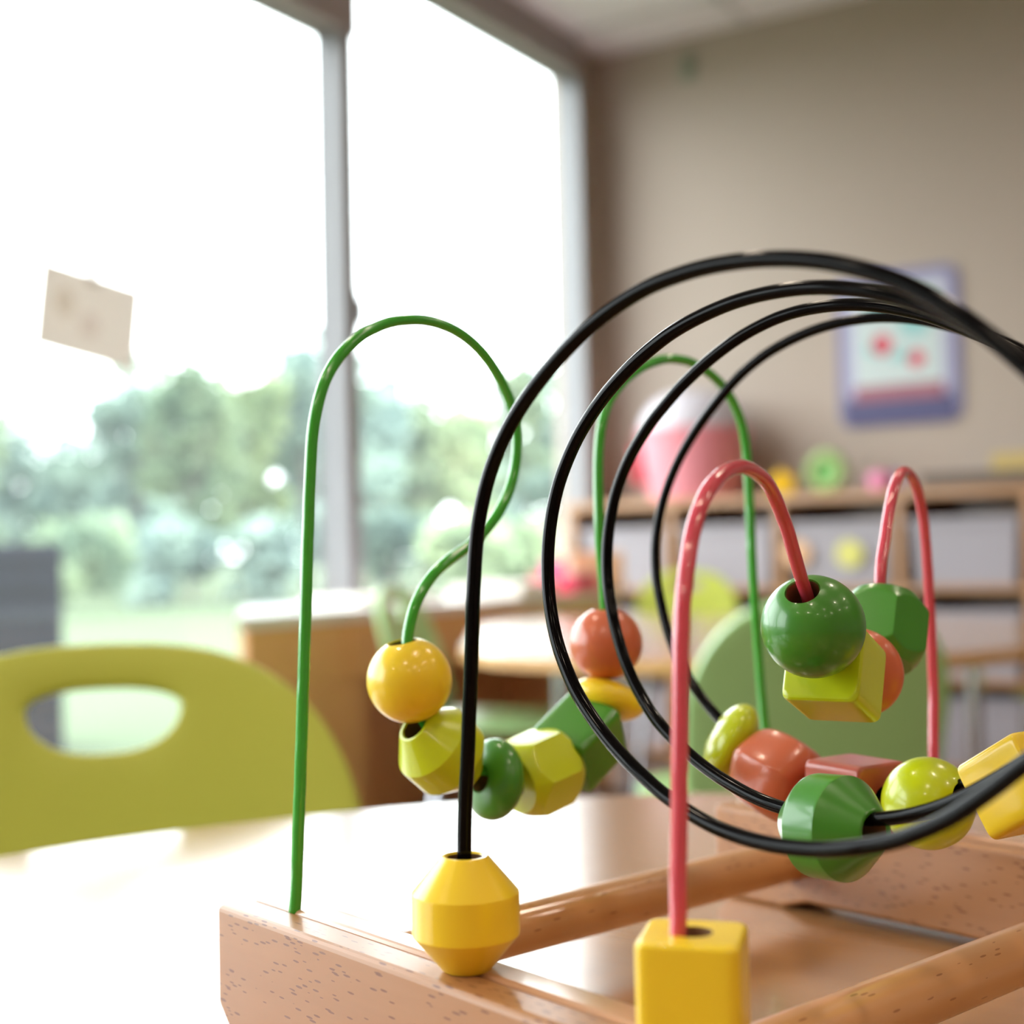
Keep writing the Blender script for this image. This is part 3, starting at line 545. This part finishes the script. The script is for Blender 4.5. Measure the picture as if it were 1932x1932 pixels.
t = finish(boxes((-.08, .08, -.01, .01, 0, .12)), 'standing_card', M['cardp'], None, bevel=.002); t.location = (.43, 3.755, .5972); t.rotation_euler = (0, 0, .6)
tag(t, 'peach card standing on the counter beside the magenta cup', 'card')

# ------------------------------------------------------------------ cubby shelf along the back wall
sh = thing('cubby_shelf', 'long low oak cubby shelf holding grey bins against the back wall', 'shelf', (0, 4.22, 0))
x0, x1 = .065, 3.2; ZT = .89
finish(boxes((x0, x1, 0, .39, ZT - .028, ZT)), 'top_board', M['oak'], sh, bevel=.002)
DX = [.065, .447, .829, 1.211, 1.593, 1.975, 2.357, 2.739, 3.172]
for x in DX: finish(boxes((x, x + .028, .002, .39, .0, ZT - .0285)), 'divider', M['oak'], sh, bevel=.002)
finish(boxes((x0 + .03, x1, .372, .388, .03, ZT - .03)), 'back_board', M['oak'], sh)
for a, b in zip(DX, DX[1:]):
    for z in (.03, .295, .575): finish(boxes((a + .0285, b - .0005, .004, .37, z, z + .018)), 'shelf_board', M['oak'], sh)
binp = None
ROW = ['bottom', 'middle', 'top']
ORD = ['first', 'second', 'third', 'fourth', 'fifth', 'sixth', 'seventh', 'eighth']
for ci, (a, b) in enumerate(zip(DX, DX[1:])):
    for ri, z in enumerate((.0482, .3132, .5932)):
        cx = (a + .028 + b) / 2; lab = 'grey bin in the %s row of the cubby shelf, %s column from the window' % (ROW[ri], ORD[ci])
        if binp is None:
            binp = thing('storage_bin', lab, 'bin', (cx, 4.235, z), 0, 'grey bins in the cubby shelf')
            bm = bmesh.new(); w, wt, h = .145, .158, .205
            P4 = lambda hw, y0, y1, z: [(-hw, y0, z), (hw, y0, z), (hw, y1, z), (-hw, y1, z)]
            rings(bm, [P4(w, .012, .32, 0), P4(wt, .0, .335, h), P4(wt - .004, .004, .331, h), P4(w - .004, .016, .316, .004)], False, cap=True); finish(bm, 'bin_body', M['bin'], binp, 30, bevel=.004)
            finish(boxes((-.165, .165, -.006, -.0003, h - .022, h)), 'front_lip', M['bin'], binp, bevel=.002)
        else: dup(binp, (cx, 4.235, z), 0, lab)
for x, z, k in ((.90, .70, 'cardp'), (1.07, .695, 'cardy')):
    bm = bmesh.new(); lathe(bm, [(.045, 0), (.045, .002)], 9, False, cap=True)
    o = finish(bm, 'picture_label', M[k], None); o.rotation_euler = (PI / 2 + .06, 0, 0); o.location = (x, 4.226, z)
    tag(o, {'cardp': 'peach paper picture label on the third grey bin of the top row', 'cardy': 'pale yellow paper picture label on the third grey bin of the top row'}[k], 'label')

# things on top of the shelf
TZ = ZT + .0003
t = thing('storage_tub', 'pink plastic tub with a cloudy white lid on the cubby shelf', 'tub', (.475, 4.40, TZ))
bm = bmesh.new(); lathe(bm, [(.0005, 0), (.15, 0), (.157, .01), (.19, .23), (.198, .232), (.198, .242), (.186, .242), (.15, .012), (.0005, .008)], 48, False); finish(bm, 'tub_body', M['pink_tub'], t, 40)
bm = bmesh.new(); lathe(bm, [(.0005, .375), (.09, .37), (.145, .34), (.178, .29), (.19, .2425), (.186, .2425), (.174, .288), (.142, .336), (.088, .366), (.0005, .371)], 48, False); finish(bm, 'lid', M['frost'], t, 60)
bm = bmesh.new(); bm2 = [(-.165, -.075, .06), (-.178, -.085, .12), (-.182, -.075, .19)]; tube(bm, spline(bm2, 4), .02, 10); finish(bm, 'grip', M['pred'], t, 60)
t = thing('building_block', 'yellow toy block on the shelf right of the pink tub', 'toy', (.80, 4.38, TZ), .3)
finish(boxes((-.04, .04, -.04, .04, 0, .07)), 'block_body', M['toy_yellow'], t, bevel=.006)
bm = bmesh.new(); lathe(bm, [(.02, .0702), (.02, .085)], 20, False, cap=True); finish(bm, 'stud', M['toy_yellow'], t, 40)
t = thing('stacking_ring', 'pale green toy ring with a dark green centre on the shelf', 'toy', (.945, 4.40, TZ + .075))
bm = bmesh.new(); R = []
for i in range(32):
    a = 2 * PI * i / 32; R.append([((.052 + .022 * math.cos(2 * PI * j / 12)) * math.cos(a), .022 * math.sin(2 * PI * j / 12), (.052 + .022 * math.cos(2 * PI * j / 12)) * math.sin(a)) for j in range(12)])
rings(bm, R, True); finish(bm, 'ring', M['toy_lime'], t, 60)
bm = bmesh.new(); lathe(bm, [(.0005, -.012), (.034, -.01), (.034, .01), (.0005, .012)], 24, False); o = finish(bm, 'hub', M['toy_green'], t, 40); o.rotation_euler = (PI / 2, 0, 0)
t = thing('toy_teapot', 'pink and purple toy pot on the shelf below the poster', 'toy', (1.13, 4.38, TZ))
bm = bmesh.new(); lathe(bm, [(.0005, 0), (.03, .0), (.044, .025), (.040, .055), (.022, .068), (.0005, .07)], 28, False); finish(bm, 'pot_body', M['toy_pink'], t, 60)
bm = bmesh.new(); tube(bm, spline([(.036, 0, .055), (.062, 0, .055), (.066, 0, .03), (.042, 0, .018)], 5), .008, 8); finish(bm, 'handle', M['toy_purple'], t, 60)
t = thing('serving_tray', 'dark flat tray lying on the shelf at the right', 'tray', (1.62, 4.36, TZ))
finish(boxes((-.31, .31, -.09, .14, 0, .012)), 'tray_base', M['darktray'], t, bevel=.003)
finish(boxes((-.33, .33, -.11, -.09, .004, .045), (-.33, .33, .14, .16, .004, .045), (-.33, -.31, -.09, .14, .004, .045), (.31, .33, -.09, .14, .004, .045)), 'tray_rim', M['darktray'], t, bevel=.004)
t = finish(boxes((-.20, .20, -.05, .05, 0, .09)), 'document_box', M['manila'], None, bevel=.004); t.location = (1.68, 4.40, TZ + .0125)
tag(t, 'manila box standing in the dark tray at the right end of the shelf', 'box')

# poster and wall sensor
po = thing('wall_poster', 'rounded violet poster with two red spots on the back wall', 'poster', (1.132, 4.62, 1.385))
def rrect(w, h, r, z=0):
    out = []
    for cx, cz, a0 in ((w - r, h - r, 0), (-w + r, h - r, 90), (-w + r, -h + r, 180), (w - r, -h + r, 270)):
        out += arc(cx, cz, r, a0, a0 + 90, 6)
    return out
def plate(name, w, h, r, y0, y1, m, parent, cx=0, cz=0):
    bm = bmesh.new(); prism(bm, [(a + cx, b + cz) for a, b in rrect(w, h, r)], lambda a, b, d: (a, -y0 - d, b), y1 - y0); return finish(bm, name, m, parent)
plate('poster_border', .208, .262, .05, .001, .008, M['violet'], po)
plate('poster_sheet', .178, .20, .03, .0085, .0105, M['poster_pale'], po, 0, .035)
plate('poster_picture', .145, .165, .02, .011, .0125, M['poster_in'], po, 0, .035)
plate('poster_band', .185, .045, .02, .0086, .0102, M['navy'], po, 0, -.213)
plate('poster_stripe', .15, .026, .01, .0126, .0136, M['pmaroon'], po, 0, -.150)
for cx, cz, rx, rz_, m in ((-.052, .012, .034, .034, 'pred'), (.062, -.045, .028, .028, 'pred'), (.06, .08, .055, .05, 'teal'), (-.07, .0, .04, .03, 'teal'), (-.05, .14, .05, .03, 'teal'), (.02, -.03, .05, .02, 'teal')):
    bm = bmesh.new(); prism(bm, [(cx + rx * math.cos(2 * PI * k / 24), cz + rz_ * math.sin(2 * PI * k / 24)) for k in range(24)], lambda a, b, d: (a, -(.0128 if m == 'teal' else .0137) - d, b), .0008); finish(bm, 'picture_spot', M[m], po)
t = thing('motion_sensor', 'small grey green sensor high on the back wall near the window corner', 'sensor', (.395, 4.62, 2.49))
finish(boxes((-.03, .03, -.006, 0, -.05, .05)), 'back_plate', M['sensor'], t, bevel=.002)
bm = bmesh.new(); lathe(bm, [(.0005, .03), (.018, .024), (.026, .0065), (.0005, .0065)], 24, False); o = finish(bm, 'sensor_lens', M['sensor'], t, 60); o.rotation_euler = (PI / 2, 0, 0)

# taped drawing and stickers on the glass
nt_ = thing('taped_drawing', 'tilted paper drawing taped to the left window pane', 'paper', (-.028, 2.17, 1.27))
Q = [(-.133, .119), (.163, .092), (.138, -.110), (-.158, -.078)]
bm = bmesh.new(); prism(bm, Q, lambda a, b, d: (d, a, b), .0012); finish(bm, 'sheet', M['paper_note'], nt_)
for cy, cz, ry, rz_, m in ((-.07, .03, .028, .035, 'crayon_y'), (.0, -.015, .03, .03, 'crayon_p')):
    bm = bmesh.new(); prism(bm, [(cy + ry * math.cos(2 * PI * k / 20), cz + rz_ * math.sin(2 * PI * k / 20)) for k in range(20)], lambda a, b, d: (.0014 + d, a, b), .0004); finish(bm, 'crayon_mark', M[m], nt_)
for cy, cz in ((.015, .104), (.12, -.108)):
    bm = bmesh.new(); prism(bm, [(cy - .02, cz - .02), (cy + .02, cz - .02), (cy + .02, cz + .02), (cy - .02, cz + .02)], lambda a, b, d: (.0020 + d, a, b), .0003); finish(bm, 'tape_piece', M['tape'], nt_)
for y, z, r, lab in ((3.86, 1.214, .02, 'small dark round sticker on the right window pane'), (2.08, 1.047, .014, 'small dark round sticker on the left window pane below the drawing')):
    bm = bmesh.new(); lathe(bm, [(.0005, .001), (r * .8, .001), (r, .0)], 20, False); o = finish(bm, 'window_sticker', M['black'], None); o.location = (-.0295, y, z); o.rotation_euler = (0, PI / 2, 0)
    tag(o, lab, 'sticker', 'dark stickers on the window glass')

# ------------------------------------------------------------------ outdoors
g = bmesh.new()
gx = [-.3, -6, -14, -24, -36, -52, -90]; gz = [-.12, -.12, -.10, .0, .25, .55, 1.2]
A = [[g.verts.new((x, y, z)) for x, z in zip(gx, gz)] for y in (-40, -15, 0, 10, 20, 35, 60, 110)]
for r, s in zip(A, A[1:]):
    for i in range(len(gx) - 1): g.faces.new((r[i], r[i + 1], s[i + 1], s[i]))
lawn = struct(finish(g, 'ground', M['grass'], smooth=60)); 
def gz_at(x):
    for (a, b), (c, d) in zip(zip(gx, gx[1:]), zip(gz, gz[1:])):
        if b <= x <= a: return c + (d - c) * (x - a) / (b - a)
    return -.12
t = thing('air_conditioner', 'dark grey louvred outdoor unit on the lawn at the left', 'air conditioner', (-2.37, 4.10, -.12), .5518 + .40)
finish(boxes((-.90, -.02, 0, .62, .0, .93)), 'casing', M['ac'], t, bevel=.02)
for k in range(13):
    finish(boxes((-.87, -.05, -.02, -.003, .06 + .064 * k, .098 + .064 * k)), 'louvre', M['ac'] if k % 2 else M['ac_dark'], t, bevel=.004)
finish(boxes((-.72, -.42, -.01, .5, .9305, 1.0)), 'top_cap', M['ac'], t, bevel=.01)

def tree(px, top, D, wid, mk, label, cat='tree', group='trees beyond the lawn', low=.12, n=3000, seed=0, leaf=.16):
    rnd = random.Random(seed * 31 + 5)
    x, y = off(px, D); z0 = gz_at(x)
    h = .7027 + (1053.5 - .0208 * (px - 966) - top) / 2600 * D - z0
    t = thing('tree' if cat == 'tree' else 'bush', label, cat, (x, y, z0 - .02), rnd.uniform(0, 6), group)
    if cat == 'tree':
        bm = bmesh.new(); tube(bm, spline([(0, 0, 0), (.05 * h / 5, .03, h * .3), (-.04, .05, h * .6), (0, 0, h * .85)], 3), .03 * h / 3, 8); finish(bm, 'trunk', M['bark'], t, 60)
        for k in range(4):
            a = k * 1.7 + seed; bm = bmesh.new(); tube(bm, spline([(0, 0, h * .3), (math.cos(a) * wid * .12, math.sin(a) * wid * .12, h * .45), (math.cos(a) * wid * .3, math.sin(a) * wid * .3, h * .66)], 3), .014 * h / 3, 6); finish(bm, 'branch', M['bark'], t, 60)
    bm = bmesh.new()
    blobs = []
    for k in range(11 if cat == 'tree' else 6):
        a = rnd.uniform(0, 2 * PI); q = rnd.random(); zz = h * (low + (1 - low) * (.12 + .72 * q)); rr = wid * .5 * (.75 - .5 * abs(q - .35)) * rnd.uniform(.3, 1)
        blobs.append((rr * math.cos(a), rr * math.sin(a), zz, wid * rnd.uniform(.15, .27)))
    blobs.append((0, 0, h * .84, h * .15)); blobs.append((wid * .12, 0, h * .74, wid * .26)); blobs.append((-wid * .14, .1, h * .7, wid * .24)); blobs.append((0, 0, h * .6, wid * .3))
    for i in range(n):
        bx, by, bz, br = rnd.choice(blobs)
        d = Vector((rnd.gauss(0, 1), rnd.gauss(0, 1), rnd.gauss(0, 1))).normalized() * br * rnd.uniform(.35, 1.0) ** .6
        p = Vector((bx, by, bz)) + Vector((d.x, d.y, d.z * .85))
        if p.z < .05: continue
        u = Vector((rnd.gauss(0, 1), rnd.gauss(0, 1), rnd.gauss(0, 1))).normalized(); v = u.orthogonal().normalized(); s = leaf * rnd.uniform(.6, 1.3)
        bm.faces.new([bm.verts.new(p + u * a * s + v * b * s * .7) for a, b in ((-1, 0), (0, -.8), (1, 0), (0, .8))])
    me = bpy.data.meshes.new('foliage'); bm.to_mesh(me); bm.free(); me.materials.append(M[mk])
    o = bpy.data.objects.new('foliage', me); COL.objects.link(o); o.parent = t
    return t
tree(-330, 658, 30, 3.6, 'leaf_b', 'cool green tree outside, left of the outdoor unit', seed=1)
tree(-90, 728, 29, 3.0, 'leaf_a', 'green tree at the left edge above the outdoor unit', seed=2)
tree(30, 758, 37, 2.4, 'leaf_b', 'low cool green tree behind the outdoor unit', seed=3)
tree(130, 808, 36, 2.2, 'leaf_b', 'lowest cool green tree in the gap below the taped drawing', seed=4)
tree(255, 638, 31, 2.6, 'leaf_b', 'tall cool green tree right of the taped drawing', seed=5)
tree(360, 653, 29, 2.8, 'leaf_a', 'broad mid green tree in the middle of the left window pane', seed=6)
tree(470, 648, 32, 2.6, 'leaf_c', 'light green tree left of the green wire', seed=7)
tree(580, 590, 34, 2.6, 'leaf_b', 'tallest cool green tree, beside the window post', seed=8)
tree(700, 638, 31, 2.6, 'leaf_b', 'cool green tree just right of the window post', seed=9)
tree(790, 673, 36, 2.0, 'leaf_a', 'green tree inside the tall green wire loop', seed=10)
tree(880, 748, 33, 2.2, 'leaf_c', 'low light green tree in the right window pane', seed=11)
tree(985, 648, 37, 2.4, 'leaf_a', 'mid green tree behind the first black coil', seed=12)
tree(1090, 618, 32, 2.6, 'leaf_b', 'cool green tree at the corner end of the window', seed=13)
tree(-260, 850, 42, 2.5, 'leaf_a', 'far tree low beyond the left edge of the window view', seed=60, n=2200, leaf=.26, low=.02)
tree(-140, 870, 50, 3.0, 'leaf_b', 'far tree crown left of the outdoor unit', seed=61, n=2200, leaf=.26, low=.02)
tree(-20, 880, 58, 3.5, 'leaf_b', 'far tree low behind the outdoor unit', seed=62, n=2200, leaf=.26, low=.02)
tree(100, 885, 42, 2.5, 'leaf_a', 'far tree low in the gap below the taped drawing', seed=63, n=2200, leaf=.26, low=.02)
tree(220, 850, 50, 3.0, 'leaf_b', 'far tree crown right of the gap below the drawing', seed=64, n=2200, leaf=.26, low=.02)
tree(340, 810, 58, 3.5, 'leaf_b', 'far tree crown behind the broad tree, left pane centre', seed=65, n=2200, leaf=.26, low=.02)
tree(460, 800, 42, 2.5, 'leaf_a', 'far tree crown left of the long green wire', seed=66, n=2200, leaf=.26, low=.02)
tree(575, 790, 50, 3.0, 'leaf_b', 'far tree crown between green wire and window post', seed=67, n=2200, leaf=.26, low=.02)
tree(700, 800, 58, 3.5, 'leaf_b', 'far tree crown right next to the window post, right pane', seed=68, n=2200, leaf=.26, low=.02)
tree(810, 810, 42, 2.5, 'leaf_a', 'far tree crown low inside the tall green wire loop', seed=69, n=2200, leaf=.26, low=.02)
tree(920, 830, 50, 3.0, 'leaf_b', 'far tree crown between green loop and black coil', seed=70, n=2200, leaf=.26, low=.02)
tree(1030, 800, 58, 3.5, 'leaf_b', 'far tree crown at the far end of the right pane', seed=71, n=2200, leaf=.26, low=.02)
tree(150, 990, 23, 2.4, 'leaf_a', 'dark bush at the foot of the trees beside the outdoor unit', 'bush', 'bushes at the foot of the trees', .0, 900, 21)
tree(330, 970, 26, 2.2, 'leaf_b', 'cool green bush under the broad tree in the left pane', 'bush', 'bushes at the foot of the trees', .0, 900, 22)
tree(500, 980, 26, 2.4, 'leaf_b', 'cool green bush left of the long green wire', 'bush', 'bushes at the foot of the trees', .0, 900, 23)
tree(740, 960, 28, 2.4, 'leaf_b', 'cool green bush right of the window post', 'bush', 'bushes at the foot of the trees', .0, 900, 24)
tree(860, 970, 23, 1.6, 'leaf_c', 'light green bush seen between the green wires', 'bush', 'bushes at the foot of the trees', .0, 900, 25)
tree(985, 980, 24, 1.8, 'leaf_c', 'yellow green bush near the end of the white counter', 'bush', 'bushes at the foot of the trees', .0, 900, 26)
tree(285, 935, 38, 3.2, 'leaf_b', 'cool green bush behind the bushes left of the broad tree', 'bush', 'bushes at the foot of the trees', .0, 1200, 80, .2)
tree(610, 935, 43, 2.8, 'leaf_b', 'cool green bush beside the foot of the window post, left pane', 'bush', 'bushes at the foot of the trees', .0, 1200, 81, .2)
tree(965, 930, 46, 2.8, 'leaf_b', 'cool green bush far back by the end of the white counter', 'bush', 'bushes at the foot of the trees', .0, 1200, 83, .2)

# ------------------------------------------------------------------ picture settings
SC.view_settings.view_transform = 'Standard'; SC.view_settings.look = 'None'
SC.view_settings.exposure = EXPO; SC.view_settings.gamma = 1; SC.view_settings.use_curve_mapping = False
SC.cycles.use_denoising = True
SC.cycles.max_bounces = 10; SC.cycles.transparent_max_bounces = 12
SC.cycles.sample_clamp_indirect = 8
SC.cycles.caustics_reflective = False; SC.cycles.caustics_refractive = False
